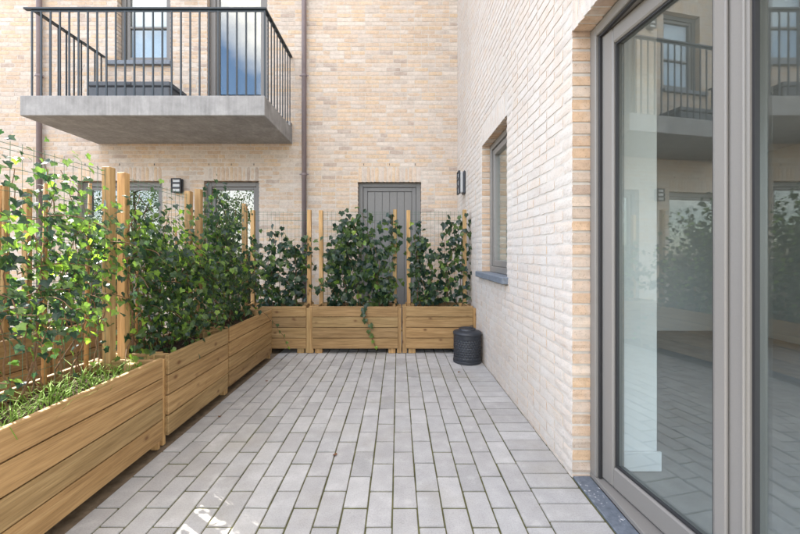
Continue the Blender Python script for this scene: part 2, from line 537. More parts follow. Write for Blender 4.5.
# ------------------------------------------------------------------ brick walls
BH, JT = 0.055, 0.010
CP = BH + JT
BL = 0.21
def brick_unit(seed, nx, nzv, amp, relief=0.55):
    """a brick 1 x 1 x 1 (length x depth x height); front face at y=0, uneven arrises"""
    rr = random.Random(seed)
    V, idx = [], {}
    for i in range(nx):
        for k in range(nzv):
            x, z = i / (nx - 1) - .5, k / (nzv - 1) - .5
            edge = (i in (0, nx - 1)) + (k in (0, nzv - 1))
            jx = rr.uniform(-amp, amp) * .25 if i in (0, nx - 1) else 0
            jz = rr.uniform(-amp, amp * .6) if k == nzv - 1 else (rr.uniform(-amp * .6, amp) if k == 0 else 0)
            y = ((0.045 if edge else 0.0) + rr.uniform(-.02, .02)) * relief
            if edge == 2: y += 0.05 * relief; x *= .99; z *= .94
            idx[i, k] = len(V); V.append((x + jx, y, z + jz))
    F = []
    for i in range(nx - 1):
        for k in range(nzv - 1):
            F.append((idx[i, k], idx[i + 1, k], idx[i + 1, k + 1], idx[i, k + 1]))
    loop = [(i, 0) for i in range(nx)] + [(nx - 1, k) for k in range(1, nzv)] + [(i, nzv - 1) for i in range(nx - 2, -1, -1)] + [(0, k) for k in range(nzv - 2, 0, -1)]
    base = len(V)
    for (i, k) in loop:
        v = V[idx[i, k]]; V.append((v[0], 1.0, v[2]))
    n = len(loop)
    for a in range(n):
        b = (a + 1) % n
        F.append((idx[loop[b]], idx[loop[a]], base + a, base + b))
    return V, F
def unit_mesh(seed, nx, nzv, amp):
    V, F = brick_unit(seed, nx, nzv, amp)
    me = bpy.data.meshes.new('brick'); me.from_pydata(V, [], F); me.materials.append(M_brick); me.update()
    return me
unit_hi = [unit_mesh(i, 7, 4, 0.06) for i in range(10)]
unit_hi_r = []
for me in unit_hi:
    m2 = me.copy(); m2.materials.clear(); m2.materials.append(M_brick_r); unit_hi_r.append(m2)
unit_lo = [brick_unit(50 + i, 4, 3, 0.07) for i in range(8)]

def lay_bricks(u0, u1, z0, z1, openings, seed):
    """openings: (u0,u1,z0,z1,lintel). returns (uc, zc, lu, lz, depth)"""
    rr = random.Random(seed)
    out = []
    blocks = []
    for (a, b, c, d, lint) in openings:
        blocks.append((a, b, c, d))
        if lint:
            nb = max(2, round((b - a + 0.0) / CP)); w = (b - a) / nb
            nrow = d + 3 * CP + 0.14
            top = z0 + math.ceil((d + 0.205 - z0) / CP - 1e-6) * CP - JT
            for i in range(nb):
                out.append((a + (i + .5) * w, (d + top) / 2, top - d - .002, w - JT, 0.1, True))
            blocks.append((a, b, d, top + JT))
    row = 0
    z = z0
    while z < z1:
        zc0, zc1 = z, z + BH
        segs = [(u0, u1, False, False)]
        for (a, b, c, d) in blocks:
            ov = min(zc1, d) - max(zc0, c)
            if ov < 0.012: continue
            new = []
            for (s, e, fs, fe) in segs:
                if b <= s or a >= e: new.append((s, e, fs, fe)); continue
                if a > s: new.append((s, a, fs, True))
                if b < e: new.append((b, e, True, fe))
            segs = new
        for (s, e, fs, fe) in segs:
            u = s
            first = True
            ph = rr.random()
            while e - u > 0.012:
                if first: l = (BL if row % 2 else BL * .5 - JT / 2) if fs else BL * (0.35 + .65 * ph)
                else: l = BL if rr.random() > 0.24 else BL * .5 - JT / 2
                rest = e - u - l
                if rest < 0.07: l = e - u if e - u < BL * 1.25 else (e - u - JT) / 2
                dep = 0.1 if ((first and fs) or (e - (u + l) < 0.012 and fe)) else 0.03
                out.append((u + l / 2, z + BH / 2, l, BH, dep, False))
                u += l + JT; first = False
        z += CP; row += 1
    return out

def brick_wall(parent, bricks, tf, rz, n_ind, seed, units=None, jmat=None):
    """tf(u, depth, z) -> world; rz: rotation of a brick whose length runs along the wall"""
    rr = random.Random(seed)
    po = loc_of(parent)
    scored = []
    for i, (uc, zc, l, h, dep, sold) in enumerate(bricks):
        P = [tf(uc - l / 2 if not sold else uc - h / 2, 0, zc), tf(uc + l / 2 if not sold else uc + h / 2, 0, zc)]
        s = -1
        if min(p[1] for p in P) > 0.3:
            a, b = pix(P[0]), pix(P[1])
            c = ((a[0] + b[0]) / 2, (a[1] + b[1]) / 2)
            if -6 < c[0] < 806 and -6 < c[1] < 540:
                hh = (l if sold else h) * 360 / ((P[0][1] + P[1][1]) / 2)
                s = abs(a[0] - b[0]) * hh
        scored.append((s, i))
    pick = set(i for s, i in sorted(scored, reverse=True)[:n_ind] if s > 0)
    V, F, Rn, n = [], [], [], 0
    for i, (uc, zc, l, h, dep, sold) in enumerate(bricks):
        ev = -rr.uniform(0, 0.0016) if rr.random() > .03 else rr.uniform(0.0005, 0.002)
        tl = rr.uniform(-.003, .003)
        if i in pick:
            w = tf(uc, ev, zc)
            rot = (0, math.pi / 2 if sold else tl, rz)
            if sold:
                rot = (Matrix.Rotation(rz, 3, 'Z') @ Matrix.Rotation(math.pi / 2, 3, 'Y')).to_euler()
            link('brick', rr.choice(units or unit_hi), parent, None, Vector(w) - po, rot, (l, dep, h))
        else:
            UV, UF = rr.choice(unit_lo)
            for (x, y, zz) in UV:
                if sold: du, dz = zz * h, x * l
                else: du, dz = x * l, zz * h + x * l * tl
                V.append(Vector(tf(uc + du, ev + y * dep, zc + dz)) - po)
            F.extend([tuple(q + n for q in f) for f in UF]); n += len(UV)
            Rn.extend([rr.random()] * len(UF))
    me = bpy.data.meshes.new('brickwork'); me.from_pydata([v[:] for v in V], [], F)
    at = me.attributes.new('rnd', 'FLOAT', 'FACE'); at.data.foreach_set('value', Rn)
    bmn = bmesh.new(); bmn.from_mesh(me); bmesh.ops.recalc_face_normals(bmn, faces=bmn.faces); bmn.to_mesh(me); bmn.free()
    o = link('brickwork', me, parent, jmat or M_brick_j); o['kind'] = 'stuff'
    return len(pick)

def wall_mass(name, u0, u1, z0, z1, openings, tf, thick, mat, parent, rec=0.0028, ro=0.0065):
    """the mortar body of a wall with its openings cut out; face is set back behind the bricks"""
    us = sorted(set([u0, u1] + [v for a in openings for v in (a[0] - ro, a[1] + ro)]))
    zs = sorted(set([z0, z1] + [v for a in openings for v in (a[2] - ro, a[3] + ro)]))
    us = [u for u in us if u0 <= u <= u1]; zs = [z for z in zs if z0 <= z <= z1]
    solid = {}
    for i in range(len(us) - 1):
        for k in range(len(zs) - 1):
            uc, zc = (us[i] + us[i + 1]) / 2, (zs[k] + zs[k + 1]) / 2
            solid[i, k] = not any(a[0] - ro < uc < a[1] + ro and a[2] - ro < zc < a[3] + ro for a in openings)
    mb = MB()
    po = loc_of(parent)
    for (i, k), s in solid.items():
        if not s: continue
        a, b, c, d = us[i], us[i + 1], zs[k], zs[k + 1]
        q = lambda u, dd, z: tuple(Vector(tf(u, dd, z)) - po)
        mb.add([q(a, rec, c), q(b, rec, c), q(b, rec, d), q(a, rec, d)], [(0, 1, 2, 3)])
        mb.add([q(a, thick, c), q(b, thick, c), q(b, thick, d), q(a, thick, d)], [(3, 2, 1, 0)])
        for (di, dk, e0, e1) in ((-1, 0, (a, c), (a, d)), (1, 0, (b, d), (b, c)), (0, -1, (b, c), (a, c)), (0, 1, (a, d), (b, d))):
            if not solid.get((i + di, k + dk), False):
                mb.add([q(e0[0], rec, e0[1]), q(e1[0], rec, e1[1]), q(e1[0], thick, e1[1]), q(e0[0], thick, e0[1])], [(0, 1, 2, 3)])
    me = mb.mesh(name, mat)
    return link(name, me, parent)

# ---- back building
bb = empty('apartment_building', (0, YB, 0))
tag(bb, 'pale sandy brick apartment building with a balcony and a grey plank door', 'building')
tfB = lambda u, d, z: (u, YB + d, z)
bopen = [(-0.627, 0.360, 0.02, 2.313, True),        # plank door
         (-3.04, -2.18, 0.06, 2.33, True),          # glazed door
         (-5.02, -3.70, 0.06, 2.33, True),          # wide glazing
         (-2.99, -2.05, 3.10, 5.62, True),          # balcony door
         (-4.40, -3.57, 4.20, 5.62, True)]          # window above the balcony
bw = wall_mass('wall', BX0, BX1 + 0.18, -0.05, HB, bopen, tfB, 0.30, M_mortar, bb)
bb_b = lay_bricks(BX0, BX1 - 0.002, -0.045, 6.7, bopen, 3)
brick_wall(bw, bb_b, tfB, 0, 300, 11)
MB().box((BX0 - 0.05, YB - 0.05, HB), (BX1 + 0.3, YB + 5.0, HB + 0.2)).build('roof', M_roof, bb, off=loc_of(bb))
MB().box((BX0, YB + 0.305, -0.05), (BX0 + 0.25, YB + 4.9, HB)).build('side_wall', M_mortar, bb, off=loc_of(bb))

def W(mb, name, mat, parent, smooth=False):
    return mb.build(name, mat, parent, smooth, off=loc_of(parent))

def glazing_bk(name, u0, u1, z0, z1, parent, midbar=None, blind=False, sill=None, fw=0.075):
    """window or glazed door in the back wall: frame, sash, pane, dark room lining behind"""
    y0 = YB + 0.085
    fr = MB()
    fr.box((u0, y0, z0), (u0 + fw, y0 + 0.09, z1), .004).box((u1 - fw, y0, z0), (u1, y0 + 0.09, z1), .004)
    fr.box((u0 + fw, y0, z1 - fw), (u1 - fw, y0 + 0.09, z1), .004).box((u0 + fw, y0, z0), (u1 - fw, y0 + 0.09, z0 + fw), .004)
    f = W(fr, name, M_frame_bk, parent)
    a, b, c, d = u0 + fw, u1 - fw, z0 + fw, z1 - fw
    s = MB(); sw = 0.05; ys = y0 + 0.02
    s.box((a + .002, ys, c + .002), (a + sw, ys + .06, d - .002), .004).box((b - sw, ys, c + .002), (b - .002, ys + .06, d - .002), .004)
    s.box((a + sw, ys, d - sw), (b - sw, ys + .06, d - .002), .004).box((a + sw, ys, c + .002), (b - sw, ys + .06, c + sw), .004)
    if midbar: s.box((a + sw, ys, midbar - .016), (b - sw, ys + .06, midbar + .016), .004)
    W(s, 'sash', M_frame_bk, f)
    W(MB().box((a + sw - .005, ys + .025, c + sw - .005), (b - sw + .005, ys + .031, d - sw + .005)), 'pane', M_glass_bk, f)
    rb = MB(); yb = YB + 1.6
    rb.add([(u0 - .4, YB + .31, z0), (u1 + .4, YB + .31, z0), (u1 + .4, yb, z0), (u0 - .4, yb, z0),
            (u0 - .4, YB + .31, z1 + .2), (u1 + .4, YB + .31, z1 + .2), (u1 + .4, yb, z1 + .2), (u0 - .4, yb, z1 + .2)],
           [(0, 1, 2, 3), (7, 6, 5, 4), (3, 2, 6, 7), (0, 3, 7, 4), (2, 1, 5, 6)])
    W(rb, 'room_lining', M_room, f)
    if blind:
        W(MB().box((a + .01, ys + .10, c), (b - .01, ys + .11, d)), 'blind', M_blind, f)
    if sill:
        W(MB().box((u0 - 0.14, YB - 0.055, z0 - 0.065), (u1 + 0.03, YB + 0.085, z0 - 0.002), .004), 'sill', M_blue, f)
    return f

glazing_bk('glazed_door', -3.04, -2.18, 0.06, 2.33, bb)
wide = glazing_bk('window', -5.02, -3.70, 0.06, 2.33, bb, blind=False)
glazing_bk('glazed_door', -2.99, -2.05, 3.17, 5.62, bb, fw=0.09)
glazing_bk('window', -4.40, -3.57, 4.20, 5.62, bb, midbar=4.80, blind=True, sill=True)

# plank door
y0 = YB + 0.08
df = MB()
u0, u1, z0, z1 = -0.627, 0.360, 0.02, 2.313
df.box((u0, y0, z0), (u0 + .07, y0 + .11, z1), .004).box((u1 - .07, y0, z0), (u1, y0 + .11, z1), .004).box((u0 + .07, y0, z1 - .065), (u1 - .07, y0 + .11, z1), .004)
dfo = W(df, 'door', M_door, bb)
lf = MB(); a, b, c, d = u0 + .074, u1 - .074, z0 + .01, z1 - .069
yl = y0 + .022
lf.box((a, yl, c), (a + .062, yl + .05, d), .003).box((b - .062, yl, c), (b, yl + .05, d), .003)
lf.box((a + .062, yl, d - .062), (b - .062, yl + .05, d), .003).box((a + .062, yl, c), (b - .062, yl + .05, c + .12), .003)
lf.box((a + .05, yl + .03, c + .1), (b - .05, yl + .045, d - .05))
W(lf, 'door_leaf', M_door, dfo)
npk = 6; pa, pb = a + .066, b - .066
pk = None
for i in range(npk):
    w = (pb - pa) / npk
    ctr = Vector((pa + (i + .5) * w, yl + .019, (c + d) / 2))
    if pk is None:
        pk = MB().box((-w / 2 + .002, -.008, -(d - c) / 2 + .124), (w / 2 - .002, .008, (d - c) / 2 - .066), .003).mesh('plank', M_door)
    link('plank', pk, dfo, None, ctr - loc_of(dfo))
W(MB().box((u0 - .003, y0 + .115, -.045), (u1 + .003, y0 + .14, 2.40)), 'backing', M_black, dfo)  # added dark panel, unseen; blocks sky showing under the door
W(MB().box((u0 + .002, y0 - .02, -.045), (u1 - .002, y0 + .114, .028), .003), 'threshold', M_blue, dfo)  # block added to close the bright slit under the door
hd = MB(); hd.tube([(b - .03, yl, 1.05), (b - .03, yl - .045, 1.05), (b - .13, yl - .05, 1.05)], .009, 8)
hd.box((b - .05, yl - .006, .96), (b - .012, yl + .002, 1.12), .002)
W(hd, 'door_handle', M_steel, dfo)

# weep vents above the lintels
vm = MB().box((-.004, -.004, -.016), (.004, .02, .016)).mesh('weep_vent', M_black)
for (u0, u1, zt) in ((-.627, .36, 2.313), (-3.04, -2.18, 2.33), (-5.02, -3.70, 2.33)):
    for t in (0.09, .5, .91):
        link('weep_vent', vm, bw, None, Vector((u0 + (u1 - u0) * t, YB, 2.587)) - loc_of(bw))

# balcony (part of the building)
BF, BXL, BXR = 4.47, -4.70, -1.655
zb, zt = 2.908, 3.158
sl = MB()
sl.box((BXL, BF, zb), (BXR, YB - 0.002, zt), .008)
slab = W(sl, 'balcony', M_conc, bb)
W(MB().box((BXR - .10, YB - 0.10, zt + .002), (BXR - .004, YB - 0.004, zt + .075), .004), 'upstand', M_conc, slab)
zr = 4.268
xl, xr, yf = BXL + .10, BXR - .02, BF + .055
rail = MB()
rail.box((xl - .09, yf - .025, zr - .012), (xr + .025, yf + .025, zr + .012), .003)
W(rail, 'handrail', M_rail, slab)
W(MB().box((xl - .025, yf + .026, zr - .012), (xl + .025, YB - .01, zr + .012), .003), 'handrail', M_rail, slab)
W(MB().box((xr - .025, yf + .026, zr - .012), (xr + .025, YB - .01, zr + .012), .003), 'handrail', M_rail, slab)
W(MB().box((xl - .005, yf - .004, zr - .036), (xr + .005, yf + .004, zr - .0125)), 'under_rail', M_rail, slab)
bal_f = MB().box((-.0105, -.006, zt + .003), (.0105, .006, zr - .014), .0015).mesh('baluster', M_rail)
bal_s = MB().box((-.006, -.0105, zt + .003), (.006, .0105, zr - .014), .0015).mesh('baluster', M_rail)
nb = round((xr - xl) / 0.118)
for i in range(nb + 1):
    link('baluster', bal_f, slab, None, Vector((xl + (xr - xl) * i / nb, yf, 0)) - loc_of(slab))
ns = round((YB - .06 - yf) / .118)
for i in range(1, ns + 1):
    for x in (xl, xr):
        link('baluster', bal_s, slab, None, Vector((x, yf + (YB - .06 - yf) * i / ns, 0)) - loc_of(slab))

# storage box on the balcony
sb = empty('storage_box', (-3.745, 5.2, zt + .001))
tag(sb, 'low slate grey storage box standing on the balcony behind the railing', 'storage box')
W(MB().box((-4.31, 5.01, zt + .003), (-3.18, 5.39, zt + .36), .012), 'body', M_box, sb)
W(MB().box((-4.325, 4.995, zt + .363), (-3.165, 5.405, zt + .43), .012), 'lid', M_box, sb)
W(MB().box((-3.79, 4.985, zt + .37), (-3.70, 4.994, zt + .41), .003), 'latch', M_black, sb)

# ---- right-hand wing
rw = empty('apartment_wing', (XW, 2.4, 0))
tag(rw, 'pale whitish brick wing with glazed terrace doors and a narrow window', 'building')
tfR = lambda u, d, z: (XW + d, u, z)
D0, D1, DT = 0.44, 1.930, 2.385
ropen = [(D0, D1, -0.06, DT, True), (3.09, 4.008, 0.995, 2.385, True)]
rwall = wall_mass('wall', -3.2, YB + 0.30, -0.05, HB, ropen, tfR, 0.19, M_mortar_r, rw)
rb_b = lay_bricks(-1.2, YB - 0.002, -0.045, 5.6, ropen, 5)
nind = brick_wall(rwall, rb_b, tfR, -math.pi / 2, 300, 12, unit_hi_r, M_brick_rj)
MB().box((XW - .05, -3.25, HB), (6.2, YB + .2, HB + .2)).build('roof', M_roof, rw, off=loc_of(rw))

# narrow window in the wing
xw = XW + 0.09
f = MB(); fw = .06
a, b, c, d = 3.09, 4.008, 0.995, 2.385
f.box((xw, a, c), (xw + .09, a + fw, d), .004).box((xw, b - fw, c), (xw + .09, b, d), .004)
f.box((xw, a + fw, d - fw), (xw + .09, b - fw, d), .004).box((xw, a + fw, c), (xw + .09, b - fw, c + fw), .004)
win = W(f, 'window', M_frame, rw)
s = MB(); a2, b2, c2, d2 = a + fw + .002, b - fw - .002, c + fw + .002, d - fw - .002; sw = .065; xs = xw + .018
s.box((xs, a2, c2), (xs + .065, a2 + sw, d2), .005).box((xs, b2 - sw, c2), (xs + .065, b2, d2), .005)
s.box((xs, a2 + sw, d2 - sw), (xs + .065, b2 - sw, d2), .005).box((xs, a2 + sw, c2), (xs + .065, b2 - sw, c2 + sw), .005)
W(s, 'sash', M_frame, win)
W(MB().box((xs + .03, a2 + sw - .004, c2 + sw - .004), (xs + .036, b2 - sw + .004, d2 - sw + .004)), 'pane', M_glass, win)
W(MB().box((XW - .05, a - .04, c - .062), (XW + .089, b + .10, c - .002), .005), 'sill', M_blue, win)

# terrace doors: outer frame, far leaf ajar (hinged on the far jamb), near leaf shut
xf = XW + 0.096
f = MB(); fw = .055
f.box((xf, D1 - fw, .03), (xf + .10, D1 - .002, DT - .002), .004)
f.box((xf, D0 + .002, .03), (xf + .10, D0 + fw, DT - .002), .004)
f.box((xf, D0 + fw, DT - fw), (xf + .10, D1 - fw, DT - .002), .004)
f.box((xf, D0 + .002, .004), (xf + .10, D1 - .002, .029), .003)
door = W(f, 'terrace_door', M_frame, rw)
f2 = MB()
f2.box((xf + .014, D1 - fw - .012, .029), (xf + .03, D1 - fw - .001, DT - fw - .001), .002)
f2.box((xf + .014, D0 + fw, DT - fw - .012), (xf + .03, D1 - fw - .012, DT - fw - .001), .002)
W(f2, 'seal', M_seal, door)
W(MB().box((XW + .004, D0 + .002, -.045), (xf - .001, D1 - .002, .006), .003), 'bluestone_step', M_blue2, door)

def leaf_door(y_hinge, length, ang, name):
    """a glazed leaf in local coords: hinge at origin, running to -y, outer face at x=0"""
    e = MB(); sw = .082; H0, H1 = .034, DT - fw - .004; th = .068
    e.box((0, -length, H0), (th, -length + sw, H1), .007).box((0, -sw, H0), (th, 0, H1), .007)
    e.box((.0005, -length + sw, H1 - sw), (th - .0005, -sw, H1), .007).box((.0005, -length + sw, H0), (th - .0005, -sw, H0 + sw + .02), .007)
    lo = link(name, e.mesh(name, M_frame), door)
    lo.location = Vector((xf + .03, y_hinge, 0)) - loc_of(door)
    lo.rotation_euler = (0, 0, ang)
    p = MB().box((.030, -length + sw - .006, H0 + sw + .014), (.036, -sw + .006, H1 - sw + .006))
    link('pane', p.mesh('pane', M_glass), lo)
    gk = MB(); gx0, gx1 = .014, .029; q = .009
    gk.box((gx0, -length + sw, H0 + sw + .02), (gx1, -length + sw + q, H1 - sw)).box((gx0, -sw - q, H0 + sw + .02), (gx1, -sw, H1 - sw))
    gk.box((gx0, -length + sw + q, H1 - sw - q), (gx1, -sw - q, H1 - sw)).box((gx0, -length + sw + q, H0 + sw + .02), (gx1, -sw - q, H0 + sw + .02 + q))
    link('glazing_gasket', gk.mesh('glazing_gasket', M_seal), lo)
    return lo
# note: child meshes of a leaf are in the leaf's own coordinates
leaf_door(D1 - fw - .004, .668, R(6.2), 'door_leaf')
leaf_door(1.172, .672, 0.0, 'door_leaf')
W(MB().box((xf + .016, 1.148, .036), (xf + .029, 1.190, DT - fw - .008), .004), 'cover_strip', M_frame, door)
W(MB().box((xf + .020, 1.092, .14), (xf + .029, 1.100, DT - fw - .09), .003), 'cover_strip', M_frame, door)

# room behind the terrace doors
rm = MB()
x0r, x1r, y0r, y1r, zc = XW + .192, 5.2, -2.6, 5.5, 2.62
rm.add([(x0r, y0r, 0.012), (x1r, y0r, 0.012), (x1r, y1r, 0.012), (x0r, y1r, 0.012)], [(0, 1, 2, 3)])
W(rm, 'room_floor', M_floor_in, rw)
rm = MB()
rm.add([(x0r, y0r, .012), (x1r, y0r, .012), (x1r, y1r, .012), (x0r, y1r, .012), (x0r, y0r, zc), (x1r, y0r, zc), (x1r, y1r, zc), (x0r, y1r, zc)],
       [(4, 5, 6, 7), (2, 3, 7, 6)])
rm.add([(x1r, 3.9, .012), (x1r, y1r, .012), (x1r, y1r, zc), (x1r, 3.9, zc)], [(0, 1, 2, 3)]).add([(x1r, y0r, 2.5), (x1r, 3.9, 2.5), (x1r, 3.9, zc), (x1r, y0r, zc)], [(0, 1, 2, 3)])  # unseen far wall, opening left in it to brighten the room with daylight
rm.add([(x0r, y0r, .012), (1.5, y0r, .012), (1.5, y0r, zc), (x0r, y0r, zc)], [(0, 1, 2, 3)]).add([(4.7, y0r, .012), (x1r, y0r, .012), (x1r, y0r, zc), (4.7, y0r, zc)], [(0, 1, 2, 3)]).add([(1.5, y0r, 2.4), (4.7, y0r, 2.4), (4.7, y0r, zc), (1.5, y0r, zc)], [(0, 1, 2, 3)])  # second unseen opening, added to let daylight onto the pier
W(rm, 'room_lining', M_lining, rw)
W(MB().box((x0r + .002, 1.965, .014), (1.415, 2.25, zc - .002), .004), 'room_pier', M_plaster, rw)
W(MB().box((x0r + .003, 1.950, .014), (1.430, 1.964, .12), .003), 'skirting', M_plaster, rw)

# ------------------------------------------------------------------ downpipes
def downpipe(x, label):
    o = empty('downpipe', (x, YB - .06, -.01))
    tag(o, label, 'downpipe', 'downpipes on the back building')
    W(MB().tube([(x, YB - .062, -.01), (x, YB - .062, HB - .3)], .036, 20), 'pipe', M_pipe, o, True)
    for z in (1.0, 2.42, 3.95, 5.4):
        bk = MB().tube([(x, YB - .062, z - .015), (x, YB - .062, z + .015)], .042, 20)
        bk.box((x - .07, YB - .066, z - .008), (x - .045, YB - .058, z + .008)).box((x + .045, YB - .066, z - .008), (x + .07, YB - .058, z + .008))
        bk.box((x - .008, YB - .02, z - .008), (x + .008, YB - .001, z + .008))
        W(bk, 'bracket', M_pipe, o)
    return o
downpipe(-1.455, 'mauve downpipe on the brick wall between the plank door and the balcony')
downpipe(-5.56, 'mauve downpipe passing behind the far side of the balcony')

# ------------------------------------------------------------------ wall lamps (face along local -y)
def wall_lamp(loc, rz, label, w=.152, h=.222, dpt=.09):
    o = empty('wall_lamp', loc, rz)
    tag(o, label, 'wall lamp', 'bulkhead lamps on the brick walls')
    link('back_plate', MB().box((-w / 2, -.03, -h / 2), (w / 2, -.002, h / 2), .012).mesh('back_plate', M_black), o)
    link('diffuser', MB().box((-w / 2 + .0145, -dpt + .012, -h / 2 + .0145), (w / 2 - .0145, -.031, h / 2 - .0145), .012).mesh('diffuser', M_lamp), o)
    fr = MB()
    for sx in (-1, 1):
        fr.box((sx * (w / 2 - .014), -dpt, -h / 2), (sx * w / 2, -dpt + .026, h / 2), .004)
    fr.box((-w / 2 + .015, -dpt, h / 2 - .013), (w / 2 - .015, -dpt + .026, h / 2), .004).box((-w / 2 + .015, -dpt, -h / 2), (w / 2 - .015, -dpt + .026, -h / 2 + .013), .004)
    link('lamp_frame', fr.mesh('lamp_frame', M_black), o)
    me = MB().box((-w / 2 + .015, -dpt - .002, -.014), (w / 2 - .015, -dpt + .011, .014), .003).mesh('slat', M_black)
    for z in (-h / 6, h / 6):
        link('slat', me, o, None, (0, 0, z))
    return o
wall_lamp((-3.43, YB, 2.245), 0, 'small black bulkhead lamp with three white bands under the balcony')
wall_lamp((-3.25, YB, 5.32), 0, 'small black bulkhead lamp above the balcony between window and door')
wall_lamp((XW, 5.03, 2.18), -math.pi / 2, 'black wall lamp on the side wing near the inner corner', .16, .32, .10)

# ------------------------------------------------------------------ planters
ZB, ZT = 0.06, 0.565
NB = 4
BHt = (ZT - ZB) / NB
cache = {}
def board_mesh(length, h, th):
    k = (round(length, 3), round(h, 3), th)
    if k not in cache:
        cache[k] = MB().box((-length / 2, -th / 2, -h / 2), (length / 2, th / 2, h / 2), .003).mesh('board', M_wood)
    return cache[k]
def post_mesh(w, d, h, mat=None):
    k = ('p', w, d, round(h, 3))
    if k not in cache:
        cache[k] = MB().box((-w / 2, -d / 2, -h / 2), (w / 2, d / 2, h / 2), .003).mesh('post', mat or M_post)
    return cache[k]
PD = 0.40
def planter(loc, rz, L, label, trellis=True, post_h=1.75, soil_z=.50, py=.325, foot=.052, bat=.042):
    """front along local -y at y=0; x centred; depth to +y"""
    o = empty('wooden_planter', loc, rz)
    tag(o, label, 'planter', 'wooden planters with trellis posts')
    th = .026
    rj = lambda a: random.uniform(-a, a)
    for i in range(NB):
        z = ZB + (i + .5) * BHt
        link('board', board_mesh(L, BHt - .006, th), o, None, (rj(.001), th / 2 + rj(.0012), z), (rj(.002), rj(.0025), 0))
        link('board', board_mesh(L, BHt - .006, th), o, None, (rj(.001), PD - th / 2 + rj(.001), z))
        for sx in (-1, 1):
            link('end_board', board_mesh(PD - 2 * th - .004, BHt - .006, th), o, None, (sx * (L / 2 - .03 - th / 2), PD / 2, z), (0, 0, math.pi / 2))
    for sx in (-1, 1):
        for y in (foot, PD - th - .026):
            link('leg', post_mesh(.085, .05, ZT - .01), o, None, (sx * (L / 2 - .045 - th), y, (ZT - .01) / 2))
        for y in (.045, PD / 2, PD - .045):
            link('end_batten', post_mesh(round(bat + .012, 3), .045, ZT - .03), o, None, (sx * (L / 2 + (bat - .012) / 2), y + rj(.004), (ZT - .03) / 2 + .004))
    # soil with an uneven surface
    nx, ny = 26, 9
    V, F = [], []
    for i in range(nx):
        for k in range(ny):
            V.append((-L / 2 + .06 + (L - .12) * i / (nx - 1), th + .002 + (PD - 2 * th - .004) * k / (ny - 1), soil_z + rj(.014)))
    for i in range(nx - 1):
        for k in range(ny - 1):
            F.append((i * ny + k, (i + 1) * ny + k, (i + 1) * ny + k + 1, i * ny + k + 1))
    link('soil', MB().add(V, F).mesh('soil', M_soil, True), o)
    if trellis:
        for sx in (-1, 1):
            link('post', post_mesh(.048, .048, post_h - .30), o, None, (sx * (L / 2 - .040), py, .30 + (post_h - .30) / 2 + rj(.006)), (rj(.006), rj(.006), 0))
        m = MB(); x0, x1 = -L / 2 + .07, L / 2 - .07
        n = round((x1 - x0) / .052)
        for i in range(n + 1):
            x = x0 + (x1 - x0) * i / n
            m.tube([(x, py, .52), (x, py + rj(.003), 1.15), (x, py, post_h - .015)], .0013, 4, False)
        z = post_h - .03
        while z > .56:
            m.tube([(x0 - .01, py + .0025, z), (x1 + .01, py + .0025, z)], .0013, 4, False)
            z -= .105
        m.tube([(x0 - .01, py + .0025, post_h - .055), (x1 + .01, py + .0025, post_h - .055)], .0013, 4, False)
        link('wire_mesh', m.mesh('wire_mesh', M_wire), o)
    return o

LX = -1.43
H90 = math.pi / 2
P1 = planter((LX, 1.68, 0), H90, 1.02, 'sunlit wooden planter with grass growing inside its rim', post_h=1.715, py=.296, foot=.13, bat=.012)
P2 = planter((LX, 2.638, 0), H90, 0.79, 'wooden planter with the bushiest ivy spilling from it, next to the grassy planter', post_h=1.71, py=.31, foot=.13, bat=.012)
P3 = planter((LX, 3.572, 0), H90, 1.02, 'wooden planter filling the inner corner, below the tall dark ivy', py=.288, foot=.13, bat=.012)
P4 = planter((-1.493, 4.277, 0), 0, 0.80, 'short wooden planter in the corner in front of the mauve downpipe')
P5 = planter((-0.511, 4.277, 0), 0, 1.02, 'long wooden planter in front of the grey plank door')
P6 = planter((0.493, 4.277, 0), 0, 0.796, 'short wooden planter behind the black bin')
NX = -2.85
N1 = planter((NX, 1.55, 0), H90, 1.02, "neighbour's wooden planter beyond the grassy planter")
N2 = planter((NX, 2.54, 0), H90, 0.80, "neighbour's wooden planter between the other two across the strip")
N3 = planter((NX, 3.55, 0), H90, 1.02, "neighbour's wooden planter closest to the wide ground floor window")

# ------------------------------------------------------------------ ivy
def ivy_leaf_shape():
    pts = [(0, 0), (.20, -.14), (.44, -.08), (.47, .16), (.60, .40), (.33, .54), (.0, 1.0), (-.33, .54), (-.60, .40), (-.47, .16), (-.44, -.08), (-.20, -.14)]
    V = [(x, y, 0) for x, y in pts]
    ctr = (0, .30, 0)
    return V, ctr
def leaf_geom(fold, droop, seed):
    rr = random.Random(seed)
    V, c = ivy_leaf_shape()
    P = []
    sx = rr.uniform(.85, 1.1)
    for (x, y, _) in V:
        x2 = x * sx * rr.uniform(.9, 1.1)
        P.append((x2, y * rr.uniform(.95, 1.05), abs(x2) * fold - max(0, y) ** 2 * droop + rr.uniform(-.02, .02)))
    P.append((c[0], c[1], -.03))
    n = len(V)
    F = [(n, i, (i + 1) % n) for i in range(n)]
    return np.array(P), F
LEAF = [leaf_geom(f_, d_, 10 + i) for i, (f_, d_) in enumerate([(.15, .2), (.3, .3), (-.1, .25), (.2, .45), (.05, .1), (.35, .15), (-.2, .35), (.1, .35)])]
leaf_mesh = []
for i, (P, F) in enumerate(LEAF):
    me = bpy.data.meshes.new('leaf'); me.from_pydata(P.tolist(), [], F); me.materials.append(M_leaf); me.update(); leaf_mesh.append(me)

